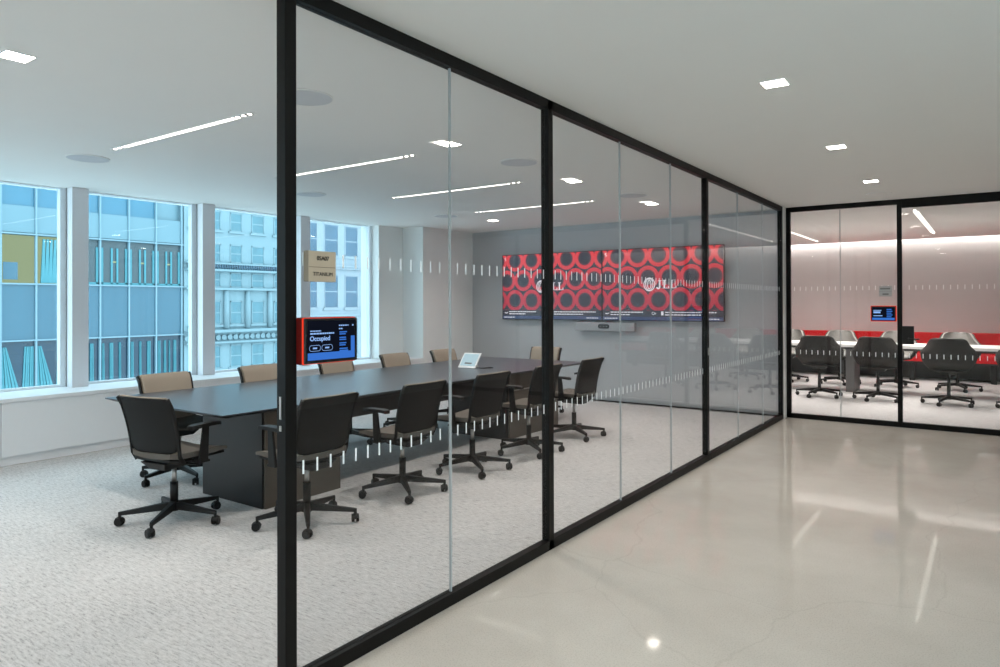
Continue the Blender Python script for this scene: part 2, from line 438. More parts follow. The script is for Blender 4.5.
panesB(2.0, 3.5, fw, .06, H-.105)
part('bottom_rail', [(1.95, 3.5, Y0, Y1, 0, .06)], M_['rail'], fw, .002)

# ------------------------------------------------------------ ceiling fittings
def beam(parent, sx, sy, watts, spread=125, z=-.009):
    l = bpy.data.lights.new('lamp_beam', 'AREA'); l.shape = 'RECTANGLE'; l.size = sx; l.size_y = sy
    l.energy = watts; l.color = (1, .95, .89); l.spread = math.radians(spread)
    o = bpy.data.objects.new('lamp_beam', l); COL.objects.link(o); o.parent = parent; o.location = (0,0,z)
    return o
def linear_lamp(label, cx, cy, L, rz, group, dark=.2, w=.042, lm='lamp', watts=8.5):
    t = thing('linear_lamp', label, 'ceiling light', (cx, cy, H), rz, group)
    part('housing', [(-L/2, L/2, -w/2-.004, -w/2, -.006, 0), (-L/2, L/2, w/2, w/2+.004, -.006, 0), (-L/2-.004, -L/2, -w/2-.004, w/2+.004, -.006, 0), (L/2, L/2+.004, -w/2-.004, w/2+.004, -.006, 0)], M_['white'], t)
    part('diffuser', [(-L/2+dark, L/2-dark, -w/2, w/2, -.005, 0)], M_[lm], t)
    for s in (-1, 1):
        b = part('spot_module', [tuple(sorted((s*(L/2-dark), s*L/2))) + (-w/2, w/2, -.003, 0)], M_['black'], t)
        for k in range(3):
            bm = bmesh.new(); x = s*(L/2-dark+.035+.062*k)
            cyl(bm, (x, 0, -.0029), (x, 0, -.0045), .014, n=14)
            obj('spot', bm, M_['spot'], b)
    beam(t, L-2*dark, w*.9, watts)
    return t
for n, y in (('nearest the open end of the glass partition', 2.73), ('second from the near end of the table', 4.27), ('third from the near end of the table', 5.855), ('closest to the wall screens', 7.44)):
    linear_lamp('long recessed strip light over the dark table, ' + n, -4.757, y, 1.79, 0, 'strip lights over the long table', .19)
def square(label, x, y, grp, s=.062):
    t = thing('square_downlight', label, 'ceiling light', (x, y, H), 0, grp)
    part('frame', [(-s-.006, s+.006, -s-.006, -s, -.005, 0), (-s-.006, s+.006, s, s+.006, -.005, 0), (-s-.006, -s, -s, s, -.005, 0), (s, s+.006, -s, s, -.005, 0)], M_['white'], t)
    part('lens', [(-s, s, -s, s, -.003, 0)], M_['square'], t)
    beam(t, s*1.8, s*1.8, 9)
for lab, x, y in (('small square downlight at the near end of the meeting room ceiling', -3.919, 1.426),
                  ('small square downlight seen against the first glass joint', -3.387, 4.145),
                  ('small square downlight beyond the second black post, nearer the viewer', -3.41, 6.13),
                  ('small square downlight in front of the right wall screen', -3.41, 8.10),
                  ('small square downlight in the far window corner of the ceiling', -5.99, 8.33)):
    square(lab, x, y, 'square downlights of the meeting room')
for lab, x, y in (('square corridor downlight nearest the viewer, largest in the ceiling', -.978, 4.056),
                  ('square corridor downlight, the middle one of the row', -.985, 6.0),
                  ('square corridor downlight closest to the second glass front', -.98, 7.9)):
    square(lab, x, y, 'square downlights of the corridor')
for k, y in enumerate((2.12, .2, -1.75)): square('added square corridor downlight above and behind the viewpoint', -.98, y, 'square downlights of the corridor')  # row carried on out of view, added as extra light for the ceiling
for k, (x, y) in enumerate(((-5.99, 1.43), (-3.919, -1.0), (-5.99, -1.0))): square('added square downlight in the unseen near part of the meeting room', x, y, 'square downlights of the meeting room')  # extra unseen lamps, added to raise the room's brightness
def disc(label, x, y, r=.158, mat='speaker'):
    t = thing('ceiling_speaker', label, 'speaker', (x, y, H), 0, 'round ceiling speakers')
    bm = bmesh.new(); cyl(bm, (0,0,0), (0,0,-.008), r, r-.004, n=48); obj('grille', bm, M_[mat], t)
    bm = bmesh.new()
    n = 48
    ring = [[bm.verts.new((rr*math.cos(2*PI*i/n), rr*math.sin(2*PI*i/n), z)) for i in range(n)] for rr, z in ((r, 0), (r+.006, 0), (r+.006, -.006), (r, -.008))]
    for a in range(4):
        for i in range(n): bm.faces.new((ring[a][i], ring[a][(i+1)%n], ring[(a+1)%4][(i+1)%n], ring[(a+1)%4][i]))
    obj('rim', bm, M_['white'], t)
for lab, x, y in (('round ceiling speaker left of the nearest strip light, by the windows', -6.162, 2.769), ('round ceiling speaker just behind the first black post', -3.312, 2.701),
                  ('round ceiling speaker left of the second black post', -3.335, 5.024), ('round ceiling speaker by the windows, above the room sign', -6.184, 5.123),
                  ('round ceiling speaker above the far wall corner', -6.206, 7.503), ('round ceiling speaker above the right wall screen', -3.307, 7.317)):
    disc(lab, x, y)
disc('white round ceiling plate above the second glass front', -1.024, 8.86, .13, 'ceiling')
linear_lamp('strip light of the second room right of the tall black post', -.815, 12.62, 3.6, PI/2, 'strip lights of the second meeting room', .06, .07, 'lamp2', 66)
linear_lamp('strip light of the second room in its left corner', -2.82, 12.95, 3.9, PI/2, 'strip lights of the second meeting room', .06, .07, 'lamp2', 66)
cv = part('cove_light', [(-5.1, 3.4, 15.66, 15.70, H+.075, H+.1)], M_['cove']); tag(cv, 'light strip hidden in the slot above the far plaster wall', 'ceiling light')
part('bracket', [(-5.1, 3.4, 15.621, 15.72, H+.06, H+.074)], M_['white'], cv)

# ------------------------------------------------------------ wall screens
TW, TH = 1.845, 1.068
def tv(cx, label):
    t = thing('wall_screen', label, 'television', (cx, 9.55, 1.752), 0, 'wide screens on the grey wall')
    part('casing', [(-TW/2, TW/2, .012, .06, -TH/2, TH/2), (-.35, .35, .06, .08, -.25, .25)], M_['tv_black'], t, .002)
    part('bezel', [(-TW/2, -TW/2+.007, -.002, .012, -TH/2, TH/2), (TW/2-.007, TW/2, -.002, .012, -TH/2, TH/2), (-TW/2, TW/2, -.002, .012, TH/2-.008, TH/2), (-TW/2, TW/2, -.002, .012, -TH/2, -TH/2+.01)], M_['tv_black'], t)
    o = part('screen', [(-TW/2+.007, TW/2-.007, 0, .012, -TH/2+.01, TH/2-.008)], ring_screen('screen_rings', TW, TH), t)
    W = M_['scr_white']
    # logo: a round emblem of looped strokes and three serif capitals
    bm = bmesh.new()
    def loop(cx_, cz, a, b, w, rot, n=40):
        pts = [[], []]
        for i in range(n):
            th = 2*PI*i/n
            for q, s in ((0, 1), (1, 0)):
                rr = (a-w*q, b-w*q)
                x = rr[0]*math.cos(th); z = rr[1]*math.sin(th)
                pts[q].append(bm.verts.new((cx_+x*math.cos(rot)-z*math.sin(rot), -.003, cz+x*math.sin(rot)+z*math.cos(rot))))
        for i in range(n):
            j = (i+1) % n; bm.faces.new((pts[0][i], pts[0][j], pts[1][j], pts[1][i]))
    loop(-.16, .0, .090, .100, .013, 0); loop(-.16, .0, .062, .088, .011, 0)
    loop(-.16, .0, .032, .07, .012, 0)
    obj('emblem', bm, W, t, recalc=False)
    bm = bmesh.new()
    def rc(x0, x1, z0, z1): box(bm, x0, x1, -.0032, -.0006, z0, z1)
    def ell(x):
        rc(x+.018, x+.04, -.06, .06); rc(x, x+.058, .053, .06); rc(x, x+.10, -.06, -.052); rc(x+.088, x+.10, -.06, -.025)
    # J
    rc(-.012, .010, -.04, .06); rc(-.03, .028, .053, .06)
    for i in range(8):
        a0 = -PI*i/8; a1 = -PI*(i+1)/8
        c = Vector((-.022, 0, -.04))
        P = [c+Vector((r*math.cos(a), y, r*math.sin(a))) for y in (-.0032, -.0006) for a, r in ((a0, .010), (a0, .032), (a1, .032), (a1, .010))]
        hexa(bm, [P[0],P[1],P[2],P[3],P[4],P[5],P[6],P[7]])
    ell(.04); ell(.15)
    obj('lettering', bm, W, t)
    def line(x0, x1, z, h=.014):
        bm = bmesh.new(); x = x0
        while x < x1:
            w = random.uniform(.02, .06); box(bm, x, min(x1, x+w), -.0025, -.0005, z-h/2, z+h/2); x += w+.01
        obj('caption_lettering', bm, W, t)
    z0 = -TH/2
    line(-TW/2+.14, -TW/2+.66, z0+.128); line(-TW/2+.14, -TW/2+.46, z0+.092)
    line(.08, .82, z0+.128); line(.08, .60, z0+.092); line(-TW/2+.04, -TW/2+.25, z0+.036, .012); line(.66, .86, z0+.036, .012)
    bm = bmesh.new(); box(bm, .02, .055, -.0025, -.0005, z0+.085, z0+.14); obj('phone_icon', bm, W, t)
    bm = bmesh.new()
    hexa(bm, [(-TW/2+.05, -.0025, z0+.105), (-TW/2+.085, -.0025, z0+.095), (-TW/2+.085, -.0005, z0+.095), (-TW/2+.05, -.0005, z0+.105), (-TW/2+.05, -.0025, z0+.118), (-TW/2+.085, -.0025, z0+.108), (-TW/2+.085, -.0005, z0+.108), (-TW/2+.05, -.0005, z0+.118)])
    hexa(bm, [(-TW/2+.085, -.0025, z0+.095), (-TW/2+.115, -.0025, z0+.11), (-TW/2+.115, -.0005, z0+.11), (-TW/2+.085, -.0005, z0+.095), (-TW/2+.085, -.0025, z0+.108), (-TW/2+.115, -.0025, z0+.123), (-TW/2+.115, -.0005, z0+.123), (-TW/2+.085, -.0005, z0+.108)])
    obj('tick_icon', bm, W, t)
    bm = bmesh.new()
    cs = [(-.008,.04),(.012,.046),(-.012,.026),(.006,.014),(.014,.0),(-.01,-.008)]
    for (xa, za), (xb, zb) in zip(cs, cs[1:]):
        xo = -TW/2+.06; zo = TH/2-.09
        hexa(bm, [(xo+xa-.006,-.0025,zo+za),(xo+xb-.006,-.0025,zo+zb),(xo+xb-.006,-.0005,zo+zb),(xo+xa-.006,-.0005,zo+za),(xo+xa+.006,-.0025,zo+za),(xo+xb+.006,-.0025,zo+zb),(xo+xb+.006,-.0005,zo+zb),(xo+xa+.006,-.0005,zo+za)])
    obj('corner_mark', bm, W, t)
    text('caption_or', 'Or', .06, (-.09, -.0012, z0+.11), (1,0,0), (0,0,1), W, t)
    return t
tv(-5.757, 'wide wall screen of red rings, the left one beyond the black post')
tv(-3.905, 'wide wall screen of red rings, the right one with the whole logo in view')
vb = thing('video_bar', 'silver camera and speaker bar mounted on the wall below the two screens', 'conference camera', (-4.787, 9.56, 1.13))
bm = bmesh.new(); box(bm, -.50, .50, -.045, .03, -.072, .06); obj('body', bm, M_['bar'], vb, .01)
part('mount', [(-.2, .2, .03, .07, -.04, .04)], M_['black'], vb)
bm = bmesh.new()
n = 28; A = []; B = []
for i in range(n):
    th = 2*PI*i/n; x = (.062 if math.cos(th) > 0 else -.062)+.032*math.cos(th); z = .032*math.sin(th)
    A.append(bm.verts.new((x, -.052, z))); B.append(bm.verts.new((x, -.044, z)))
bm.faces.new(A); bm.faces.new(B[::-1])
for i in range(n): bm.faces.new((A[i], B[i], B[(i+1)%n], A[(i+1)%n]))
le = obj('camera_window', bm, M_['tv_black'], vb)
for x in (-.05, 0, .05):
    bm = bmesh.new(); cyl(bm, (x, -.051, 0), (x, -.056, 0), .013, n=16); obj('lens', bm, M_['greyleg'], le)

# ------------------------------------------------------------ meeting table
tb = thing('conference_table', 'long dark grey conference table on black pedestals, ringed by mesh chairs', 'table', (-4.99, 5.3, 0))
TX0, TX1, TY0, TY1 = -5.80, -4.195, 2.735, 7.86
bm = bmesh.new()
def rr(a): return (a[0]-tb.location.x, a[1]-tb.location.y, a[2])
top = [(TX0,TY0),(TX1,TY0),(TX1,TY1),(TX0,TY1)]; ins = .05
bot = [(TX0+ins,TY0+ins),(TX1-ins,TY0+ins),(TX1-ins,TY1-ins),(TX0+ins,TY1-ins)]
hexa(bm, [rr((x,y,.727)) for x,y in top]+[rr((x,y,.735)) for x,y in top])
o = obj('tabletop', bm, M_['table'], tb, .001)
bm = bmesh.new()
hexa(bm, [rr((x,y,.705)) for x,y in bot]+[rr((x,y,.7265)) for x,y in top])
obj('chamfered_edge', bm, M_['tedge'], tb)
part('pedestal', rel(tb, [(-5.05, -4.30, 3.117, 3.85, 0, .705)]), M_['pedestal'], tb, .003)
part('pedestal', rel(tb, [(-5.05, -4.30, 6.2, 7.3, 0, .705)]), M_['pedestal'], tb, .003)
part('side_panel', rel(tb, [(-4.299, -4.28, 3.13, 3.84, .0, .705)]), M_['bronze'], tb, .001, 'bronze side panel of the near pedestal')
sp = part('side_panel', rel(tb, [(-4.299, -4.28, 6.25, 7.29, .0, .705)]), M_['bronze'], tb, .001, 'bronze side panel of the far pedestal')
part('trim_strip', rel(tb, [(-4.279, -4.272, 6.3, 7.2, .52, .53), (-4.279, -4.272, 6.3, 7.2, .33, .34)]), M_['steel'], sp)
part('cable_tray', rel(tb, [(-4.95, -4.42, 3.85, 6.2, .52, .705)]), M_['pedestal'], tb, .002)

# console and its cable on the table
dv = thing('touch_console', 'white tilted touch console standing on the far half of the dark table', 'tablet', (-4.94, 6.33, .735), math.radians(2))
bm = bmesh.new()
th = math.radians(38); L = .215; w = .122; t_ = .014
uy, uz = math.sin(th), math.cos(th)
def dp(x, s, n): return (x, s*uy+n*(-uz)*-1*-1, .004+s*uz+n*uy)
hexa(bm, [(-w,0,.004),(w,0,.004),(w,uz*t_,.004+0),(-w,uz*t_,.004),(-w,L*uy,L*uz),(w,L*uy,L*uz),(w,L*uy+uz*t_,L*uz-uy*t_*.2),(-w,L*uy+uz*t_,L*uz-uy*t_*.2)])
obj('body', bm, M_['device'], dv, .003)
bm = bmesh.new()
def q(x, s, o=.0012): return (x, s*uy-uz*o, .004+s*uz*.985+uy*o)
vs = [bm.verts.new(q(*p)) for p in ((-.104,.03),(.104,.03),(.104,.196),(-.104,.196))]; bm.faces.new(vs)
s_ = obj('screen', bm, M_['scr_pale'], dv, recalc=False)
bm = bmesh.new(); vs = [bm.verts.new(q(*p, .002)) for p in ((-.05,.055),(.05,.055),(.05,.075),(-.05,.075))]; bm.faces.new(vs)
obj('button_bar', bm, M_['greyleg'], s_, recalc=False)
bm = bmesh.new(); hexa(bm, [(-.06,.06,0),(.06,.06,0),(.06,.17,0),(-.06,.17,0),(-.06,.08,.10),(.06,.08,.10),(.06,.10,.10),(-.06,.10,.10)])
obj('stand', bm, M_['device'], dv, .003)
cb = bpy.data.objects.new('cable', None)
bm = bmesh.new()
pts = []
for i in range(40):
    a = i/39; th = a*5*PI
    pts.append((-4.80+.04+.045*a+.05*math.cos(th)*(.4+a*.6), 6.38+.03*math.sin(th)+.13*a, .7405+.0012*i*0))
tube(bm, [(-4.90,6.42,.741),(-4.86,6.42,.7405)]+pts, .004, 8)
tag(obj('console_cable', bm, M_['black']), 'black cable coiled on the table behind the white console', 'cable')
bpy.data.objects.remove(cb)

# ------------------------------------------------------------ swivel bases shared by both kinds of chair
def base_bm(r=.30, hub=.03, zi=.125, zo=.088):
    bm = bmesh.new()
    cyl(bm, (0,0,.075), (0,0,.14), .036, .03, 20)
    for k in range(5):
        a = 2*PI*k/5; c, s = math.cos(a), math.sin(a)
        def P(x, y, z): return (x*c-y*s, x*s+y*c, z)
        w0, w1 = .024, .013
        hexa(bm, [P(.02,-w0,.085),P(r,-w1,zo-.016),P(r,w1,zo-.016),P(.02,w0,.085),P(.02,-w0*.8,zi+.01),P(r,-w1*.8,zo+.008),P(r,w1*.8,zo+.008),P(.02,w0*.8,zi+.01)])
        cyl(bm, P(r-.004,0,zo+.008), P(r-.004,0,.050), .010, n=10)
    return bm
def caster_bm():
    bm = bmesh.new()
    for s in (-1, 1):
        cyl(bm, (0, s*.006, .029), (0, s*.024, .029), .029, .026, 20)
    box(bm, -.012, .018, -.006, .006, .02, .058)
    for i in range(6):      # hood over the wheels
        a0 = math.radians(20+i*25); a1 = math.radians(45+i*25)
        P = [(math.cos(a)*rr, y, .029+math.sin(a)*rr) for a, rr in ((a0,.029),(a0,.033),(a1,.033),(a1,.029)) for y in (-.012, .012)]
        hexa(bm, [P[0],P[2],P[3],P[1],P[6],P[4],P[5],P[7]])
    return bm
def add_base(root, rot, r=.30):
    b = obj('base', base_bm(r), M_['plastic'], root, .003); b.rotation_euler = (0,0,rot)
    for k in range(5):
        a = 2*PI*k/5
        c = obj('caster', caster_bm(), M_['plastic'], b, .0015)
        c.location = ((r-.004)*math.cos(a)+.012*math.cos(a+1.9+k), (r-.004)*math.sin(a)+.012*math.sin(a+1.9+k), 0)
        c.rotation_euler = (0,0,a+1.9+k*1.3)
    return b

# ------------------------------------------------------------ mesh-back meeting chair (front is +x)
def backx(y, z):
    t = (z-.46)/.42
    return -.155-.10*t+.016*math.sin(PI*min(1,max(0,t)))+.5*y*y-(.018*max(0,(t-.86)/.14)**2)
def make_chair():
    r = thing('meeting_chair', 'x', 'chair')
    add_base(r, math.radians(34), .335)
    bm = bmesh.new(); cyl(bm, (0,0,.13), (0,0,.27), .026, n=18); g = obj('gas_lift', bm, M_['plastic'], r)
    bm = bmesh.new(); cyl(bm, (0,0,.27), (0,0,.375), .016, n=18); tag(obj('piston', bm, M_['steel'], g), 'bright steel piston of the gas lift')
    bm = bmesh.new(); hexa(bm, [(-.13,-.07,.375),(.11,-.06,.375),(.11,.06,.375),(-.13,.07,.375),(-.17,-.12,.43),(.14,-.12,.43),(.14,.12,.43),(-.17,.12,.43)])
    cyl(bm, (.03,-.07,.395), (.03,-.21,.40), .008, n=8)
    obj('mechanism', bm, M_['plastic'], r, .006)
    # seat: rounded plan, waterfall front
    def plan(u, v):
        x = -.175+.455*v; e = min(v, 1-v)*.455
        rc = .07 if v > .5 else .05
        hw = .238 - (rc-math.sqrt(max(0, rc*rc-max(0, rc-e)**2))) - .015*(1-v)
        return x, (2*u-1)*hw
    def top(u, v):
        x, y = plan(u, v); z = .492-.02*max(0, (v-.75)/.25)**2*1.6+.012*(2*u-1)**2-.006*math.sin(PI*v)
        return Vector((x, y, z))
    bm = bmesh.new()
    slab(bm, top, 20, 18, lambda u, v: (0, 0, -(.034-.02*max(0,(v-.7)/.3))))
    obj('seat', bm, M_['seatfab'], r)
    bm = bmesh.new()
    slab(bm, lambda u, v: Vector((plan(u,v)[0]*.97-.004, plan(u,v)[1]*.96, .458-.0*u)), 12, 12, lambda u, v: (0,0,-(.012+.02*math.sin(PI*v)*math.sin(PI*u))))
    obj('seat_pan', bm, M_['plastic'], r)
    # backrest
    def hw(z): return .222+.012*(z-.46)/.42
    def sheet(z0, z1, inset, rb, rt, dx):
        def f(u, v):
            z = z0+(z1-z0)*v; e0 = z-z0; e1 = z1-z
            w = hw(z)-inset
            if e0 < rb: w -= rb-math.sqrt(max(0, rb*rb-(rb-e0)**2))
            if e1 < rt: w -= rt-math.sqrt(max(0, rt*rt-(rt-e1)**2))
            y = (2*u-1)*w
            return Vector((backx(y, z)+dx, y, z))
        return f
    bm = bmesh.new(); slab(bm, sheet(.498, .874, -.004, .075, .012, -.016), 20, 24, lambda u, v: (.010, 0, 0))
    b = obj('backrest', bm, M_['mesh'], r)
    bm = bmesh.new(); slab(bm, sheet(.462, .880, .016, .05, .012, .020), 20, 24, lambda u, v: (-.026, 0, 0))
    tag(obj('back_cushion', bm, M_['tan'], b), 'tan fabric cushion on the front of the backrest')
    bm = bmesh.new()
    for s in (-1, 1):
        pts = []
        for k in range(9):
            z = .43+(.87-.43)*k/8; y = s*(hw(max(z,.46))+.002)
            pts.append((backx(y, max(z,.46))-.010+(.03 if k == 0 else 0), y, z))
        tube(bm, pts, .007, 8, .016)
    tube(bm, [(backx(0,.46)+.02+.6*y*y, y, .437) for y in [(-.222+.444*k/10) for k in range(11)]], .014, 8, .012)
    tube(bm, [(backx(0,.46)+.03, 0, .435), (-.10, 0, .415)], .03, 8, .012)
    obj('back_frame', bm, M_['plastic'], b)
    for s in (-1, 1):
        bm = bmesh.new()
        hexa(bm, [(-.03,s*.20,.425),(.05,s*.20,.425),(.05,s*.285,.425),(-.03,s*.285,.425),(-.03,s*.20,.442),(.05,s*.20,.442),(.05,s*.285,.442),(-.03,s*.285,.442)])
        hexa(bm, [(-.035,s*.262,.425),(.035,s*.262,.425),(.035,s*.285,.425),(-.035,s*.285,.425),(-.005,s*.268,.665),(.045,s*.268,.665),(.045,s*.284,.665),(-.005,s*.284,.665)])
        a = obj('armrest', bm, M_['plastic'], r, .004)
        bm = bmesh.new()
        slab(bm, lambda u, v: Vector((-.105+.24*v, s*.272+(2*u-1)*(.036-.012*(2*v-1)**4), .688-.008*(2*v-1)**4)), 6, 12, lambda u, v: (0,0,-.022))
        obj('arm_pad', bm, M_['plastic'], a)
    return r
chair = make_chair(); used = [False]
def place(x, y, rz, label, group, spin=34):
    c = chair if not used[0] else copy_tree(chair)
    used[0] = True
    c.location = (x, y, 0); c.rotation_euler = (0,0,rz); c['label'] = label; c['group'] = group
    for k in bpy.data.objects:
        if k.parent == c and k.name.split('.')[0] == 'base': k.rotation_euler = (0,0,math.radians(spin)-rz)
    return c
R_ = math.radians
# make the copies before anything is moved; every copy gets its own place and label
place(-4.57, 2.61, R_(90+10), 'black mesh meeting chair at the near head of the table, left of the first post', 'chairs around the long table', 19)
G = 'chairs around the long table'
near = [((-3.80,3.11), R_(180), 'black mesh chair on the partition side, seen behind the first black post'),
        ((-3.79,4.04), R_(180), 'black mesh chair on the partition side, left of the first glass joint'),
        ((-3.78,4.93), R_(180), 'black mesh chair on the partition side, right of the first glass joint'),
        ((-3.77,5.84), R_(180), 'black mesh chair half hidden by the second black post'),
        ((-3.79,6.80), R_(180), 'black mesh chair of the partition side closest to the screens, right of the second post')]
for (x, y), a, l in near: place(x, y, a, l, G)
far = [((-5.66,3.28), 0, 'tan fronted chair on the window side, nearest the viewer, behind the table corner'),
       ((-5.66,4.25), 0, 'tan fronted chair on the window side, directly left of the first black post'),
       ((-5.66,5.21), 0, 'tan fronted chair on the window side, right under the red edged tablet'),
       ((-5.66,6.14), 0, 'tan fronted chair on the window side, in front of the white wall block'),
       ((-5.66,7.05), 0, 'tan fronted chair on the window side, left of the white console'),]
for (x, y), a, l in far: place(x, y, a, l, G, 20+13*int(y*3))
place(-5.01, 7.98, R_(-90), 'tan fronted chair at the far head of the table, below the screens', G)

# ------------------------------------------------------------ second meeting room
def prof(z, tab):
    for (z0, a0), (z1, a1) in zip(tab, tab[1:]):
        if z <= z1:
            t = max(0, (z-z0)/(z1-z0)); t = t*t*(3-2*t) if False else t
            return a0+(a1-a0)*t
    return tab[-1][1]
AW = [(.49,.20),(.51,.245),(.55,.29),(.60,.32),(.65,.34),(.70,.349),(.74,.35),(.77,.34),(.80,.318),(.83,.292),(.87,.263),(.91,.243),(.94,.228),(.958,.208),(.97,.17)]
def make_tub():
    r = thing('tub_chair', 'x', 'chair')
    add_base(r, math.radians(19), .34)
    bm = bmesh.new(); cyl(bm, (0,0,.13), (0,0,.32), .024, n=16); g = obj('gas_lift', bm, M_['plastic'], r)
    bm = bmesh.new(); hexa(bm, [(-.09,-.09,.44),(.09,-.09,.44),(.09,.09,.44),(-.09,.09,.44),(-.13,-.13,.49),(.13,-.13,.49),(.13,.13,.49),(-.13,.13,.49)]); cyl(bm, (0,0,.32), (0,0,.45), .02, n=12)
    obj('mechanism', bm, M_['plastic'], r, .004)
    def ph(z):
        t = min(1, max(0, (z-.66)/.31)); return R_(118-62*t**.8)
    def wall(dr):
        def f(u, v):
            z = .49+.48*v; a = prof(z, AW); pm = ph(z); p = (2*u-1)*pm
            A = a/ (math.sin(pm) if pm < PI/2 else 1.0)
            Bd = .13+.17*min(1, (z-.49)/.12)**.5
            x = .02-(Bd-dr)*math.cos(p)-.22*max(0, z-.6)
            if pm < PI/2: x += 0
            return Vector((x, (A-dr)*math.sin(p), z-dr*.25*(0)))
        return f
    out, inn = wall(0), wall(.022)
    bm = bmesh.new(); slab(bm, out, 30, 26, lambda u, v: inn(u, v)-out(u, v)); obj('shell', bm, M_['charcoal'], r)
    inn2 = wall(.0225); inn3 = wall(.05)
    bm = bmesh.new(); slab(bm, inn2, 30, 26, lambda u, v: inn3(u, v)-inn2(u, v)); tag(obj('inner_padding', bm, M_['lightgrey'], r), 'light grey padding inside the dark shell')
    bm = bmesh.new(); n = 32; rings = []
    for rr_, z in ((.10,.478),(.17,.482),(.215,.49),(.245,.505),(.235,.51),(.05,.51)):
        rings.append([bm.verts.new((.0+rr_*1.1*math.cos(2*PI*i/n), rr_*1.05*math.sin(2*PI*i/n), z)) for i in range(n)])
    for a in range(len(rings)-1):
        for i in range(n):
            f = bm.faces.new((rings[a][i], rings[a][(i+1)%n], rings[a+1][(i+1)%n], rings[a+1][i])); f.smooth = True
    bm.faces.new(rings[0][::-1]); bm.faces.new(rings[-1]); obj('seat_shell', bm, M_['charcoal'], r)
    bm = bmesh.new()
    n = 32; rings = []
    for rr_, z in ((.05,.512),(.18,.512),(.20,.516),(.205,.53),(.195,.548),(.16,.556),(.02,.556)):
        rings.append([bm.verts.new((.03+rr_*1.02*math.cos(2*PI*i/n), rr_*1.05*math.sin(2*PI*i/n), z)) for i in range(n)])
    for a in range(len(rings)-1):
        for i in range(n):
            f = bm.faces.new((rings[a][i], rings[a][(i+1)%n], rings[a+1][(i+1)%n], rings[a+1][i])); f.smooth = True
    bm.faces.new(rings[0][::-1]); bm.faces.new(rings[-1])
    obj('seat', bm, M_['lightgrey'], r)
    return r
tub = make_tub(); tubs = [(-2.22, 11.92, R_(92), 'dark tub chair on the near side of the white table, next to the corner'),
        (-1.40, 11.93, R_(88), 'dark tub chair on the near side, beneath the small wall tablet'),
        (-.50, 11.97, R_(90), 'dark tub chair on the near side, right of the glass door lock'),
        (.40, 11.95, R_(90), 'dark tub chair on the near side at the picture edge'),
        (-3.13, 13.95, R_(-90), 'tub chair across the white table, furthest into the corner'),
        (-2.26, 13.95, R_(-88), 'tub chair across the white table, left of the grey table leg'),
        (-1.36, 13.95, R_(-92), 'tub chair across the white table, half behind the tall black post'),
        (-.46, 13.95, R_(-90), 'tub chair across the white table, beyond the glass door'),
        (.45, 13.95, R_(-90), 'tub chair across the white table at the right picture edge')]
G2 = 'tub chairs around the white table'
for k, (x, y, a, l) in enumerate(tubs):
    c = tub if k == 0 else copy_tree(tub)
    c.location = (x, y, 0); c.rotation_euler = (0,0,a); c['label'] = l; c['group'] = G2
t2 = thing('white_table', 'long white topped table in the second meeting room', 'table', (-1.2, 13.0, 0))
part('tabletop', rel(t2, [(-3.9, 1.9, 12.5, 13.45, .755, .80)]), M_['whitetop'], t2, .004)
for x in (-3.6, -1.97, .55): part('leg_panel', rel(t2, [(x, x+.13, 12.75, 13.35, 0, .715)]), M_['greyleg'], t2, .003)
part('under_frame', rel(t2, [(-3.7, 1.7, 12.62, 13.33, .715, .755)]), M_['darkgrey'], t2)
bn = thing('upholstered_bench', 'long red upholstered bench against the pale far wall', 'bench', (-1.0, 15.6, 0))
part('backrest', rel(bn, [(-4.6, 3.0, 15.84, 15.99, .5, .895)]), M_['red'], bn, .006)
part('seat', rel(bn, [(-4.6, 3.0, 15.25, 15.84, .37, .50)]), M_['red'], bn, .012)
part('back_panel', rel(bn, [(-4.6, 3.0, 15.90, 15.99, .0, .37)]), M_['darkgrey'], bn, label='dark panel below the red seat')
part('under_frame', rel(bn, [(-4.55, 2.95, 15.33, 15.9, .33, .37)]), M_['darkgrey'], bn)
for x in (-4.4, -3.5, -2.4, -1.27, 0.0, 1.25, 2.5): part('leg', rel(bn, [(x, x+.09, 15.32, 15.42, 0, .335)]), M_['black'], bn, .002)

# ------------------------------------------------------------ tablets and signs on the glass
tt = thing('scheduling_tablet', 'black room tablet with glowing red edge mounted beside the first black post', 'tablet', (-2.184, 1.86, 1.34))
part('housing', [(0, .055, -.138, .132, -.092, .088)], M_['sidered'], tt, .006)
part('led_edge', [(.046, .057, -.1375, .1335, -.0915, .0875)], M_['ledred'], tt, .006)
part('bezel', [(.055, .063, -.134, .134, -.089, .085)], M_['tv_black'], tt, .005)
sc = part('screen', [(.0632, .0638, -.120, .120, -.076, .075)], M_['scr_dark'], tt)
part('blue_band', [(.0639, .0643, -.120, .118, -.076, -.048), (.0639, .0643, .098, .118, -.048, .012)], M_['scr_blue'], sc)
RY, UZ = (0,1,0), (0,0,1)
text('status_text', 'Occupied', .0255, (.0642, -.110, .006), RY, UZ, M_['scr_lite'], sc, 'LEFT', bold=.0004)
bm = bmesh.new()
for y0, y1, z, h in ((-.108,-.055,.036,.004),(-.108,.012,.026,.006),(.035,.085,.055,.005),(.035,.055,.042,.005),(.105,.112,.055,.006)):
    y = y0
    while y < y1: w = random.uniform(.006, .014); box(bm, .0639, .0643, y, min(y1, y+w), z-h/2, z+h/2); y += w+.002
obj('small_lines', bm, M_['scr_lite'], sc)
bm = bmesh.new()
for k in range(4):
    for j in range(2): box(bm, .0639, .0643, .038, .038+random.uniform(.03,.045), .026-.022*k-.008*j, .031-.022*k-.008*j)
obj('schedule_lines', bm, M_['scr_blue'], sc)
bm = bmesh.new()
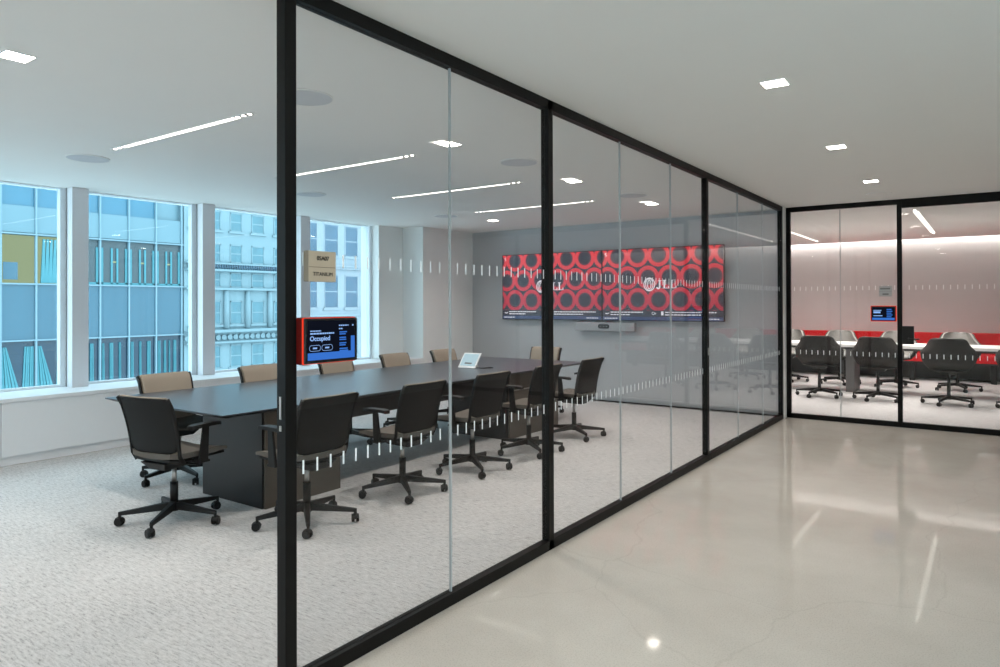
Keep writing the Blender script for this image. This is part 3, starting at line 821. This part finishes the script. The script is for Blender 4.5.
def pill(bm, cy, cz, hw_, r, x, w=.0016):
    n = 20; A = []; B = []
    for i in range(n):
        a = 2*PI*i/n; s = hw_ if math.cos(a) > 0 else -hw_
        A.append(bm.verts.new((x, cy+s+r*math.cos(a), cz+r*math.sin(a)))); B.append(bm.verts.new((x, cy+s+(r-w)*math.cos(a), cz+(r-w)*math.sin(a))))
    for i in range(n): bm.faces.new((A[i], A[(i+1)%n], B[(i+1)%n], B[i]))
for c in (-.085, -.025):
    pill(bm, c, -.03, .016, .012, .0642); box(bm, .0639, .0643, c-.010, c+.010, -.033, -.027)
obj('button_outlines', bm, M_['scr_lite'], sc)
rs = thing('room_sign', 'beige room sign reading TITANIUM, fixed to the glass beside the first post', 'sign', (-2.184, 1.84, 1.627))
part('plate', [(0, .03, -.068, .07, -.059, .061)], M_['sign'], rs, .0015)
part('divider_line', [(.0302, .0306, -.066, .068, -.003, -.0015)], M_['ink'], rs)
text('number_text', '05A07', .023, (.0306, .003, .032), RY, UZ, M_['ink'], rs, bold=.0004)
text('name_text', 'TITANIUM', .0215, (.0306, .003, -.030), RY, UZ, M_['ink'], rs)
t2b = thing('scheduling_tablet', 'small room tablet with blue screen on the second glass front', 'tablet', (-1.05, 9.502, 1.346))
part('housing', [(-.133, .133, -.03, 0, -.091, .091)], M_['sidered'], t2b, .006)
part('led_edge', [(-.137, .137, -.034, -.024, -.095, .095)], M_['ledred'], t2b, .006)
part('bezel', [(-.13, .13, -.04, -.034, -.088, .088)], M_['tv_black'], t2b, .005)
sc = part('screen', [(-.118, .118, -.0408, -.0402, -.076, .076)], M_['scr_dark'], t2b)
bm = bmesh.new()
box(bm, -.118, .118, -.0414, -.0409, -.076, -.05)
for k in range(5): box(bm, .035, .085+.01*(k%2), -.0414, -.0409, .045-.022*k, .056-.022*k)
obj('schedule_lines', bm, M_['scr_blue'], sc)
bm = bmesh.new()
for z, x1, h in ((.035, -.02, .008), (.005, -.03, .022), (-.03, -.01, .01)): box(bm, -.105, x1, -.0414, -.0409, z, z+h)
obj('small_lines', bm, M_['scr_lite'], sc)
r2 = thing('room_sign', 'pale grey room sign on the second glass front above its tablet', 'sign', (-1.03, 9.502, 1.614))
part('plate', [(-.068, .068, -.022, 0, -.063, .063)], M_['signg'], r2, .0015)
bm = bmesh.new()
box(bm, -.055, .05, -.0226, -.0222, .022, .040); box(bm, -.03, .035, -.0226, -.0222, -.045, -.025); box(bm, -.066, .066, -.0226, -.0222, -.002, .0)
obj('worn_lines', bm, M_['greyleg'], r2)

# ------------------------------------------------------------ the street outside
BX = -32.0
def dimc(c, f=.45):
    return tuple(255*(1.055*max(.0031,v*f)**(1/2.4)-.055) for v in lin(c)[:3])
B_ = dict(
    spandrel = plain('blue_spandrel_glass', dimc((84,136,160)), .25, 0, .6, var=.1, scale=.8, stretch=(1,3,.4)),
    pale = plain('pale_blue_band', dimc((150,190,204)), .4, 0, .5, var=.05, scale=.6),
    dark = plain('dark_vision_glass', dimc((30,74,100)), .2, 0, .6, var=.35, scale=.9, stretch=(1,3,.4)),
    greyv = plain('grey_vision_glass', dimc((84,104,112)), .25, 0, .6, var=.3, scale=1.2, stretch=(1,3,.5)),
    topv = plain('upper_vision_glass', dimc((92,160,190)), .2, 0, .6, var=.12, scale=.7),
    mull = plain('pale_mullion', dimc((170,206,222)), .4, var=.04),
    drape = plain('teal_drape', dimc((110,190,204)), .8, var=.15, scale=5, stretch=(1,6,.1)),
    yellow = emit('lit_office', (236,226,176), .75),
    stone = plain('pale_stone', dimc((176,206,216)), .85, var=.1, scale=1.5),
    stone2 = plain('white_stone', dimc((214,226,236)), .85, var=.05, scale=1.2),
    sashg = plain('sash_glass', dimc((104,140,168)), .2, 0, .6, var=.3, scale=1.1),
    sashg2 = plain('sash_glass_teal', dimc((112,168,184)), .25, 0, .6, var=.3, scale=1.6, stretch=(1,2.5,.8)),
    bounce_paving = plain('street_paving', (205,205,203), .9, var=.1),  # unseen ground, kept pale to throw daylight up to the ceilings
    warm = emit('street_lamp_glow', (255,240,190), 1.0),
)
struct('street', [(-36, -8.6, -12, 44, -14.2, -14)], B_['bounce_paving'], 'street below the windows')
# building A: blue curtain wall
ba = thing('office_tower', 'blue glass office tower across the street behind the two nearest windows', 'building', (BX, 12, -14))
def rb(o, L): return rel(o, L)
part('core', rb(ba, [(BX-4, BX-.25, -6, 18.75, -14, 16)]), B_['pale'], ba)
bays = [14.9-1.257*k for k in range(-3, 18)]; bays = sorted(bays)      # mullion lines
def zband(z0, z1, mat, nm, lab=None):
    o = part(nm, rb(ba, [(BX-.25, BX-.06, -6, 18.75, z0, z1)]), mat, ba)
    if lab: o['label'] = lab
FZ = 4.36
for k in (-3, -2, -1, 0, 2):
    b = FZ*k
    zband(.02+b, 2.30+b, B_['spandrel'], 'spandrel_band')
zband(4.42, 5.5, B_['pale'], 'pale_band', 'pale blue band above the lit storey')
zband(-4.5+.1, -2.6, B_['spandrel'], 'spandrel_band')
vis = []
for a, b in zip(bays, bays[1:]):
    if b > 18.8: break
    for z0, z1, kind in ((2.36, 4.30, 1), (-1.95, .02, 0), (5.5, 8.2, 2)):
        if kind == 2 and a > 17: continue
        if kind == 1: m = B_['yellow'] if 10.5 < a < 13.0 else B_['greyv']
        elif kind == 0: m = B_['dark']
        else: m = B_['topv']
        w = part('window', rb(ba, [(BX-.25, BX-.12, a+.04, b-.04, z0, z1)]), m, ba)
        if kind == 1 and 10.5 < a < 11.5:
            part('picture', rb(ba, [(BX-.119, BX-.10, a+.1, a+.62, 2.5, 3.2)]), B_['spandrel'], w)
        if kind == 1 and 12 < a < 13:
            bm = bmesh.new()
            for j in range(5):
                y = a+.25+j*.14
                hexa(bm, [Vector(p)-ba.location for p in ((BX-.118,y-.07,2.38),(BX-.05,y-.07,2.38),(BX-.05,y+.08,2.38),(BX-.118,y+.08,2.38),(BX-.118,y+.01,4.2),(BX-.05,y+.01,4.2),(BX-.05,y+.1,4.2),(BX-.118,y+.1,4.2))])
            obj('drape', bm, B_['drape'], w)
        if kind == 1 and a > 13.4:
            part('inner_frame', rb(ba, [(BX-.119, BX-.07, a+.06, a+.15, 2.4, 4.0), (BX-.119, BX-.07, a+.48, a+.56, 2.4, 4.0), (BX-.119, BX-.07, a+.72, a+.80, 2.4, 4.0), (BX-.119, BX-.07, b-.15, b-.06, 2.4, 4.0), (BX-.119, BX-.07, a+.06, b-.06, 2.36, 2.46)]), B_['drape'], w)
            part('lamp_glow', rb(ba, [(BX-.119, BX-.10, a+.55, a+.72, 3.35, 3.42)]), B_['warm'], w)
        if kind == 0:
            bm = bmesh.new()
            L0 = []
            if a < 13.0:
                L0 = [(a+.06, .62, .16), (b-.06, -.42, -.34)]
            else:
                y = a+.1
                while y < b-.2:
                    ww = random.uniform(.07, .16); L0.append((y, ww, ww*random.uniform(.8, 1.0))); y += ww+random.uniform(.12, .3)
            for y0, wb, wt in L0:
                y0_, yb, yt = y0, y0+wb, y0+wt
                lo, hi = min(y0_, yb), max(y0_, yb); lt, ht = min(y0_, yt), max(y0_, yt)
                n = 5
                for j in range(n):
                    P = []
                    for (l, h_, z) in ((lo, hi, -1.9), (lt, ht, -.22)):
                        ya = l+(h_-l)*j/n; yb2 = l+(h_-l)*(j+.8)/n
                        P += [(BX-.118, ya, z), (BX-.07+.02*(j%2), ya, z), (BX-.07+.02*(j%2), yb2, z), (BX-.118, yb2, z)]
                    hexa(bm, [Vector(p)-ba.location for p in P])
            obj('drape', bm, B_['drape'], w)
for y in bays:
    if y < 18.8: part('mullion', rb(ba, [(BX-.12, BX, y-.035, y+.035, -12, 16)]), B_['mull'], ba)
part('transom', rb(ba, [(BX-.06, BX+.02, -6, 18.75, z-.03, z+.03) for z in (4.36, 2.33, .03, -4.36)]), B_['mull'], ba)

def window_grid(o, X, ycols, zrows, mg, mf, deep=.18, fr=.05):
    for y0, y1 in ycols:
        for z0, z1 in zrows:
            w = part('window', rb(o, [(X-.02, X+.03, y0, y0+fr, z0, z1), (X-.02, X+.03, y1-fr, y1, z0, z1), (X-.02, X+.03, y0, y1, z1-fr, z1), (X-.02, X+.03, y0, y1, z0, z0+fr), (X-.02, X+.025, y0, y1, (z0+z1)/2-.03, (z0+z1)/2+.03), (X-.02, X+.10, y0-.1, y1+.1, z0-.12, z0)]), mf, o)
            part('pane', rb(o, [(X-.02, X+.004, y0+fr, y1-fr, z0+fr, z1-fr)]), mg, w)
# building B: pale ornate stone front behind the third window
bb = thing('stone_building', 'pale ornate stone building across the street behind the third window', 'building', (BX, 22, -14))
part('facade', rb(bb, [(BX-4, BX, 18.78, 26.0, -14, 16)]), B_['stone'], bb)
yc = [(19.05,19.55),(20.05,20.75),(21.28,21.98),(22.55,23.33),(23.95,24.65),(25.1,25.7)]
window_grid(bb, BX, yc, [(5.25,6.2),(3.62,4.55),(2.35,3.1),(.45,1.65),(-1.75,-.6)], B_['sashg2'], B_['stone'])
part('cornice', rb(bb, [(BX, BX+.25, 18.78, 26.0, 2.2, 2.32), (BX, BX+.3, 18.78, 26.0, 3.15, 3.26), (BX, BX+.22, 18.78, 26.0, 3.5, 3.58), (BX, BX+.35, 18.78, 26, .05, .2), (BX, BX+.25, 18.78, 26, -.5, -.4)]), B_['stone'], bb, .01)
bm = bmesh.new()
y = 18.9
while y < 25.9: cyl(bm, Vector((BX+.2, y, 3.26))-bb.location, Vector((BX+.2, y, 3.5))-bb.location, .035, n=6); y += .14
obj('balustrade', bm, B_['sashg'], bb)
bm = bmesh.new()
y = 18.9
while y < 25.9:
    cyl(bm, Vector((BX, y, -.2))-bb.location, Vector((BX+.12, y, -.2))-bb.location, .14, n=10); y += .33
obj('frieze', bm, B_['stone'], bb)
for (a, b_), (c, d) in zip(yc, yc[1:]):
    m_ = (b_+c)/2
    bm = bmesh.new(); cyl(bm, Vector((BX+.08, m_, .25))-bb.location, Vector((BX+.08, m_, 2.18))-bb.location, .15, .13, n=12); obj('pilaster', bm, B_['stone'], bb)
# building C: white stone front behind the window beside the first post
bc = thing('white_building', 'white stone building with tall sash windows behind the room sign', 'building', (BX, 30, -14))
part('facade', rb(bc, [(BX-4, BX, 26.02, 38.0, -14, 16)]), B_['stone2'], bc)
window_grid(bc, BX, [(26.15,26.95),(27.47,28.54),(29.07,30.13),(31.3,32.3),(33.0,34.0)], [(4.35,6.2),(1.24,3.2),(-1.6,.5)], B_['sashg'], B_['stone2'])
part('string_course', rb(bc, [(BX, BX+.16, 26.02, 38, 3.55, 3.68), (BX, BX+.24, 26.02, 38, 3.68, 3.78), (BX, BX+.1, 26.02, 38, .75, .85)]), B_['stone2'], bc, .01)

# ------------------------------------------------------------ sky, camera, colour
w = bpy.data.worlds.new('overcast'); SC.world = w; w.use_nodes = True
nt = w.node_tree; nt.nodes.clear()
o = nt.nodes.new('ShaderNodeOutputWorld'); bgn = nt.nodes.new('ShaderNodeBackground')
bgn.inputs[0].default_value = (.88, .93, 1.0, 1); bgn.inputs[1].default_value = 4.6
nt.links.new(bgn.outputs[0], o.inputs[0])

F_PX, TH_, Y0_, ROLL, PITCH = 695.95, .6139, 299.69, -.0028, .0055
Fv = Vector((-math.sin(TH_), math.cos(TH_), 0)); Rv = Vector((math.cos(TH_), math.sin(TH_), 0)); Uv = Vector((0,0,1))
F2 = Fv*math.cos(PITCH)+Uv*math.sin(PITCH); U2 = Uv*math.cos(PITCH)-Fv*math.sin(PITCH)
R3 = Rv*math.cos(ROLL)+U2*math.sin(ROLL); U3 = U2*math.cos(ROLL)-Rv*math.sin(ROLL)
cam = bpy.data.cameras.new('camera'); co = bpy.data.objects.new('camera', cam); COL.objects.link(co)
mw = Matrix((( R3.x, U3.x, -F2.x, 0), (R3.y, U3.y, -F2.y, 0), (R3.z, U3.z, -F2.z, 1.48), (0,0,0,1)))
co.matrix_world = mw
cam.sensor_width = 36; cam.lens = F_PX*36/1000; cam.shift_y = -(333.5-Y0_)/1000; cam.clip_start = .05; cam.clip_end = 200
SC.camera = co
SC.view_settings.view_transform = 'Standard'; SC.view_settings.look = 'None'; SC.view_settings.gamma = 1.0
SC.view_settings.use_curve_mapping = False
SC.view_settings.exposure = 0.0
c = SC.cycles
c.use_denoising = True; c.max_bounces = 12; c.diffuse_bounces = 5; c.glossy_bounces = 5; c.transparent_max_bounces = 24; c.transmission_bounces = 8
c.sample_clamp_indirect = 6.0; c.caustics_reflective = False; c.caustics_refractive = False
